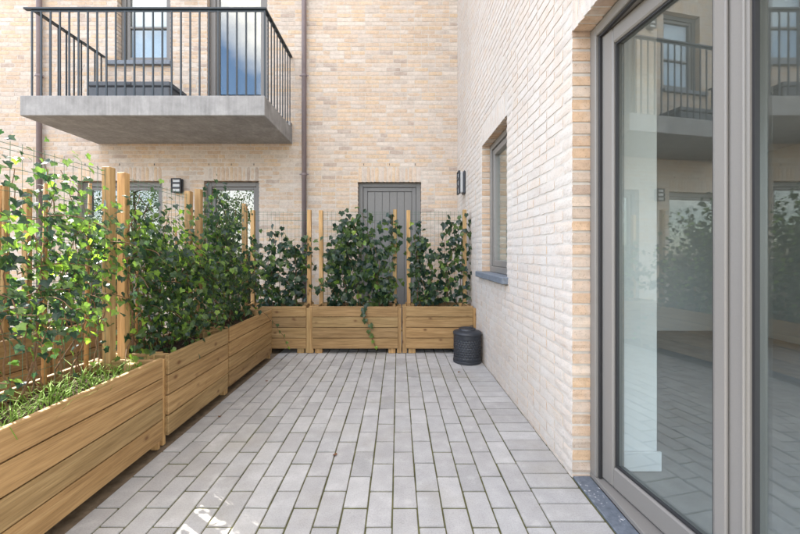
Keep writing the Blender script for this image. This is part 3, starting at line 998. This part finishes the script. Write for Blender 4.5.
def leaf_frame(nrm, spin):
    """matrix with z along the leaf normal; +y (tip) pointing mostly downwards"""
    z = nrm.normalized()
    down = Vector((0, 0, -1))
    y = (down - z * down.dot(z))
    y = y.normalized() if y.length > .05 else Vector((1, 0, 0))
    x = y.cross(z)
    M = Matrix((x, y, z)).transposed()
    return M @ Matrix.Rotation(spin, 3, 'Z')

def ivy(pl, L, seed, label, stems, hfun, per_m, thick, size=(.042, .07), n_ind=0, spill=0, young_lit=.08, up=.35, canes=(), trail=(), wander=.10, bias=0.0, dense=.72, vmin=0.0):
    """climbing ivy on the trellis of planter pl; hfun(t) = height of the growth at t in 0..1 along the planter"""
    rr = random.Random(seed)
    rz = pl.rotation_euler.z
    o = empty('ivy_plant', pl.location + Vector((0, 0, .5)) + Matrix.Rotation(rz, 3, 'Z') @ Vector((0, .325, 0)), rz)
    tag(o, label, 'ivy', 'ivy climbing the trellises')
    mb = MB(); leaves = []
    y0 = 0.0
    def put(p, rad):
        off = Vector((rr.gauss(0, rad), rr.gauss(bias, rad * thick), rr.gauss(0, rad)))
        q = p + off
        front = -1 if (q.y < y0 or rr.random() < .7) else 1
        n = Vector((rr.gauss(0, .55), front * abs(rr.gauss(.85, .4)), rr.gauss(up, .5)))
        s = size[0] + (size[1] - size[0]) * rr.betavariate(2.2, 1.8)
        if rr.random() < .06: s *= 1.3
        v = rr.random()
        v = .86 + .14 * rr.random() if rr.random() < young_lit else vmin + v * (.84 - vmin)  # besides young leaves, lighter tones stand in for sunlight on some plants
        leaves.append((q, leaf_frame(n, rr.gauss(0, .7)), s, v))
    for k in range(stems):
        t = (k + rr.random()) / stems
        x = (t - .5) * (L - .16)
        top = hfun(t) * rr.uniform(.78, 1.05) - .5
        p = Vector((x, rr.uniform(-.04, .02), 0)); pts = [p.copy()]
        vx = rr.uniform(-.3, .3)
        while p.z < top and len(pts) < 90:
            vx = .85 * vx + rr.gauss(0, wander)
            p = p + Vector((vx * .035, rr.gauss(0, .008), rr.uniform(.02, .04)))
            p.y = max(-.05, min(.03, p.y)); p.x = max(-L / 2, min(L / 2, p.x))
            pts.append(p.copy())
        if len(pts) > 2:
            mb.tube(pts, [.005 * (1 - .6 * i / len(pts)) for i in range(len(pts))], 4, False)
        nl = int(per_m * max(.1, top))
        for i in range(nl):
            # denser towards the upper two thirds
            u = rr.random() ** dense
            put(pts[min(len(pts) - 1, int(u * len(pts)))], .062)
    for k in range(spill):      # sprigs arching out over the rim
        x = rr.uniform(-.5, .5) * (L - .1)
        z = rr.uniform(.1, max(.2, hfun(x / L + .5) - .75))
        d = Vector((rr.gauss(0, .5), -rr.uniform(.4, 1.0), rr.uniform(.1, .8))).normalized()
        p = Vector((x, -.03, z)); pts = [p.copy()]
        for i in range(rr.randint(5, 10)):
            d = (d + Vector((rr.gauss(0, .12), rr.gauss(0, .06), -.11))).normalized()
            p = p + d * .035; pts.append(p.copy())
        mb.tube(pts, [.0028] * len(pts), 4, False)
        for q in pts[1:]:
            for _ in range(2): put(q, .028)
    for path in trail:          # single trailing shoots, given point by point in plant coords
        pts = [Vector(q) for q in path]
        mb.tube(pts, [.0025] * len(pts), 4, False)
        for i, q in enumerate(pts):
            s = rr.uniform(.85, 1.05) * size[1] * (1 - .045 * i)
            n = Vector((rr.gauss(0, .3), -1, .35))
            leaves.append((q + Vector((rr.uniform(-.03, .03), -.012, 0)), leaf_frame(n, rr.gauss(0, .6)), s, min(.97, .3 + .75 * i / len(pts))))
    link('stem', mb.mesh('stem', M_stem, True), o)
    for (cx, tilt, hh) in canes:
        c = MB().tube([(cx, .015, -.12), (cx + tilt * .5, .018, hh * .5), (cx + tilt, .015, hh)], [.011, .010, .008], 8)
        link('cane', c.mesh('cane', M_cane, True), o)
    # the leaves showing largest become single objects, the rest one mass
    Mz = Matrix.Rotation(rz, 3, 'Z')
    def dist(q):
        w = o.location + Mz @ q
        px, py = pix(w)
        if not (0 < px < 800): return 1e9
        return w.y - .002 * w.x * 0
    order = sorted(range(len(leaves)), key=lambda i: dist(leaves[i][0]) - leaves[i][2] * 8)
    ind = set(order[:n_ind])
    V, F, Rn, n = [], [], [], 0
    for i, (q, M3, s, v) in enumerate(leaves):
        k = rr.randrange(len(LEAF))
        if i in ind:
            lo = link('leaf', leaf_mesh[k], o, None, q, M3.to_euler(), (s, s, s))
        else:
            P, fs = LEAF[k]
            V.append((P * s) @ np.array(M3).T + np.array(q)); F.extend([tuple(a + n for a in f) for f in fs]); n += len(P)
            Rn.extend([v] * len(fs))
    me = bpy.data.meshes.new('foliage'); me.from_pydata(np.concatenate(V).tolist(), [], F)
    at = me.attributes.new('rnd', 'FLOAT', 'FACE'); at.data.foreach_set('value', Rn)
    fo = link('foliage', me, o, M_leaf_j); fo['kind'] = 'stuff'
    return o

def hump(pts):
    def f(t):
        for (a, b) in zip(pts[:-1], pts[1:]):
            if a[0] <= t <= b[0]:
                return a[1] + (b[1] - a[1]) * (t - a[0]) / (b[0] - a[0])
        return pts[-1][1]
    return f

ivy(P1, 1.02, 101, 'airy sunlit ivy climbing above the grassy planter', 20, hump([(0, 1.4), (.3, 1.42), (.5, 1.66), (.62, 1.44), (.85, 1.46), (1, 1.66)]), 66, 1.6, size=(.018, .044),
    n_ind=300, spill=14, young_lit=.26, up=.9, dense=.36, vmin=.2, canes=((.12, .01, 1.05), (.36, .03, 1.1), (-.1, .02, 1.0)), bias=-.01)  # extra bright leaves and raised tones paint in sunlit foliage
ivy(P2, .79, 102, 'dense bushy ivy spilling forward between the two pairs of posts', 24, hump([(0, 1.52), (.3, 1.50), (.7, 1.40), (1, 1.32)]), 82, 2.0, size=(.020, .048),
    spill=44, vmin=.22, young_lit=.22, up=.5, canes=((-.2, .02, .9), (.25, -.02, .9)), bias=-.05)  # raised leaf tones brighten foliage that falls in shade
ivy(P3, 1.02, 103, 'tall dark pyramid of ivy in front of the glazed ground floor door', 24, hump([(0, 1.15), (.18, 1.5), (.38, 1.82), (.58, 1.68), (.8, 1.35), (1, 1.0)]), 88, 1.6, size=(.022, .052),
    spill=14, vmin=.1, young_lit=.09, canes=((.1, 0, .9),), bias=-.04,
    trail=([(.16, -.22, .10), (.18, -.31, .10), (.20, -.37, .06), (.24, -.41, -.02), (.30, -.44, -.07), (.32, -.46, -.14), (.36, -.50, -.20), (.38, -.52, -.28), (.41, -.55, -.35)],))
ivy(P4, .80, 104, 'loose ivy on the corner trellis in front of the mauve downpipe', 9, hump([(0, 1.25), (.3, 1.42), (.7, 1.58), (1, 1.66)]), 52, .7, n_ind=0, spill=4, dense=.9, young_lit=.03, size=(.05, .078))
ivy(P5, 1.02, 105, 'leafy ivy on the trellis in front of the grey plank door', 12, hump([(0, 1.5), (.2, 1.6), (.4, 1.62), (.6, 1.66), (.85, 1.68), (1, 1.5)]), 60, .8, spill=6, dense=.9, young_lit=.05, size=(.05, .08),
    trail=([(.10, -.24, .06), (.10, -.31, .085), (.11, -.338, .05), (.14, -.345, -.02), (.11, -.345, -.08), (.16, -.348, -.14), (.15, -.348, -.21), (.19, -.35, -.27), (.21, -.35, -.33), (.24, -.35, -.40)],))
ivy(P6, .796, 106, 'open ivy on the trellis behind the black bin', 9, hump([(0, 1.4), (.3, 1.6), (.6, 1.68), (1, 1.66)]), 52, .7, spill=3, dense=.9, young_lit=.07, size=(.048, .074))
ivy(N1, 1.02, 107, "neighbour's ivy seen through the airy sunlit ivy", 8, hump([(0, 1.1), (1, 1.2)]), 40, 1.1, spill=3, young_lit=.1)
ivy(N2, .80, 108, "neighbour's ivy in the middle of the row across the strip", 9, hump([(0, 1.2), (.5, 1.3), (1, 1.2)]), 50, 1.1, spill=3, young_lit=.1)
ivy(N3, 1.02, 109, "neighbour's ivy nearest the wide ground floor window", 9, hump([(0, 1.3), (.5, 1.35), (1, 1.2)]), 50, 1.1, spill=3, young_lit=.08)

# grass in the near planter
gm = MB(); rr = random.Random(5)
for i in range(560):
    x = rr.uniform(-.45, .46); y = rr.choice([-.2, -.05, -.26, -.12]) + rr.gauss(0, .03)
    h = rr.uniform(.03, .10) * (1 if rr.random() > .1 else 1.5); a = rr.uniform(0, 6.28); ln = rr.uniform(.5, 1.7) * h
    dx, dy = math.cos(a) * ln, math.sin(a) * ln; w = .0022
    wx, wy = -math.sin(a) * w, math.cos(a) * w
    z = -.0
    gm.add([(x - wx, y - wy, z), (x + wx, y + wy, z), (x + dx * .4 + wx * .8, y + dy * .4 + wy * .8, z + h * .65), (x + dx * .4 - wx * .8, y + dy * .4 - wy * .8, z + h * .65), (x + dx, y + dy, z + h * .85)],
           [(0, 1, 2, 3), (3, 2, 4)])
go = link('grass', gm.mesh('grass', M_grass), None, None, (LX - .325, 1.68, .5), (0, 0, H90))
tag(go, 'bright grass tufts growing in the sunlit planter', 'grass', kind='stuff')

# ------------------------------------------------------------------ black perforated bin
bn = empty('bin', (.765, 3.98, 0))
tag(bn, 'black perforated metal bin with a stepped round lid, standing by the brick wing', 'bin')
rb_, hb_ = .150, .325
V, F = [], []
nu, nv = 60, 22
for k in range(nv + 1):
    for i in range(nu):
        a = 2 * math.pi * i / nu
        V.append((rb_ * math.cos(a), rb_ * math.sin(a), .03 + (hb_ - .045) * k / nv))
for k in range(nv):
    for i in range(nu):
        if k % 2 == 1 and (i + k // 2) % 2 == 0 and 2 < k < nv - 3:
            continue
        F.append((k * nu + i, k * nu + (i + 1) % nu, (k + 1) * nu + (i + 1) % nu, (k + 1) * nu + i))
sh = MB().add(V, F).mesh('shell', M_black, True)
so = link('shell', sh, bn)
md = so.modifiers.new('thickness', 'SOLIDIFY'); md.thickness = .002
link('inner_liner', MB().lathe([(.0, .02), (rb_ - .014, .02), (rb_ - .014, hb_ - .02), (0, hb_ - .02)], 40).mesh('inner_liner', M_liner, True), bn)
link('base_ring', MB().lathe([(0, .002), (rb_ + .003, .002), (rb_ + .005, .006), (rb_ + .005, .028), (rb_ + .001, .032), (0, .032)], 48).mesh('base_ring', M_black), bn)
link('lid', MB().lathe([(rb_ + .001, hb_ - .022), (rb_ + .006, hb_ - .018), (rb_ + .006, hb_ + .002), (rb_ - .004, hb_ + .012), (rb_ - .045, hb_ + .026), (.092, hb_ + .029), (.090, hb_ + .031), (.090, hb_ + .043),
     (.086, hb_ + .046), (.066, hb_ + .046), (.062, hb_ + .040), (0, hb_ + .034)], 48).mesh('lid', M_black, True), bn)
link('handle', MB().tube([(.03, 0, hb_ + .05), (.03, 0, hb_ + .066), (.06, .0, hb_ + .07), (.066, 0, hb_ + .052)], .005, 8).mesh('handle', M_black, True), bn)

# ------------------------------------------------------------------ fallen leaf
fl = link('fallen_leaf', leaf_mesh[3].copy(), None, None, (-.366, 2.13, .006), (0.1, 0, 1.2), (.028, .028, .028))
fl.data.materials.clear(); fl.data.materials.append(simple('dry_leaf', (.16, .07, .03), .8))
tag(fl, 'small brown dry leaf lying on the grey pavers', 'leaf')

rr = random.Random(31)
for i, (x, y) in enumerate(((-1.30, 2.62), (-1.22, 3.35), (.62, 3.62))):
    me = leaf_mesh[(i * 3 + 1) % 8].copy(); me.materials.clear(); me.materials.append(fl.data.materials[0])
    q = link('fallen_leaf', me, None, None, (x, y, .007), (.12, .08, rr.uniform(0, 6)), (.026, .026, .026))
    tag(q, ('dry brown leaf on the pavers beside the bushiest ivy planter', 'dry brown leaf on the pavers beside the inner corner planter', 'dry brown leaf on the pavers in front of the bin')[i], 'leaf')

# ------------------------------------------------------------------ garden trees behind the camera (mirrored in the ground floor glass)
def tree(x, y, h, rad, seed, label):
    rr = random.Random(seed)
    o = empty('garden_tree', (x, y, -.075))
    tag(o, label, 'tree', 'garden trees facing the building')
    t = MB(); tp = [(0, 0, -.05)]; p = Vector((0, 0, 0))
    for i in range(6):
        p = p + Vector((rr.gauss(0, .08), rr.gauss(0, .08), h * .12)); tp.append(p[:])
    t.tube(tp, [.14 - .015 * i for i in range(7)], 10)
    cl = []
    for i in range(16):
        a = rr.uniform(0, 6.28); z = rr.uniform(.35, .95) * h; r = rad * math.sqrt(max(.05, 1 - ((z / h - .62) / .42) ** 2)) * rr.uniform(.4, .85)
        c = Vector((r * math.cos(a), r * math.sin(a), z)); cl.append((c, rr.uniform(.45, .8) * rad * .6))
        b = Vector(tp[rr.randint(2, 6)]); mid = (b + c) / 2 + Vector((0, 0, .15))
        t.tube([b, mid, c], [.045, .03, .012], 6, False)
    link('trunk', t.mesh('trunk', M_bark, True), o)
    V, F, Rn = [], [], []
    for c, r in cl:
        for _ in range(260):
            d = Vector((rr.gauss(0, 1), rr.gauss(0, 1), rr.gauss(0, 1))).normalized() * r * rr.random() ** .4
            q = c + d
            M3 = leaf_frame(Vector((rr.gauss(0, 1), rr.gauss(0, 1), rr.gauss(.5, .7))), rr.uniform(0, 6.28))
            s = rr.uniform(.07, .14); n = len(V)
            for (a, b) in ((0, 0), (.4, .5), (0, 1.1), (-.4, .5)):
                V.append((q + M3 @ Vector((a * s, b * s, 0)))[:])
            F.append((n, n + 1, n + 2, n + 3)); Rn.append(rr.random())
    me = bpy.data.meshes.new('crown'); me.from_pydata(V, [], F)
    at = me.attributes.new('rnd', 'FLOAT', 'FACE'); at.data.foreach_set('value', Rn)
    link('crown', me, o, M_tree_j)
tree(-10.2, -10.0, 5.4, 2.0, 1, 'round garden tree reflected in the glazed ground floor door')
tree(-16.5, -10.5, 7.0, 3.4, 2, 'broad unseen garden tree darkening the wide ground floor window')  # out of view; moved and enlarged to darken that window's reflection
tree(-4.2, -12.5, 5.0, 1.8, 3, 'garden tree standing apart on the lawn beyond the terrace')

scene.render.engine = 'CYCLES'
scene.cycles.max_bounces = 8
scene.cycles.transparent_max_bounces = 16
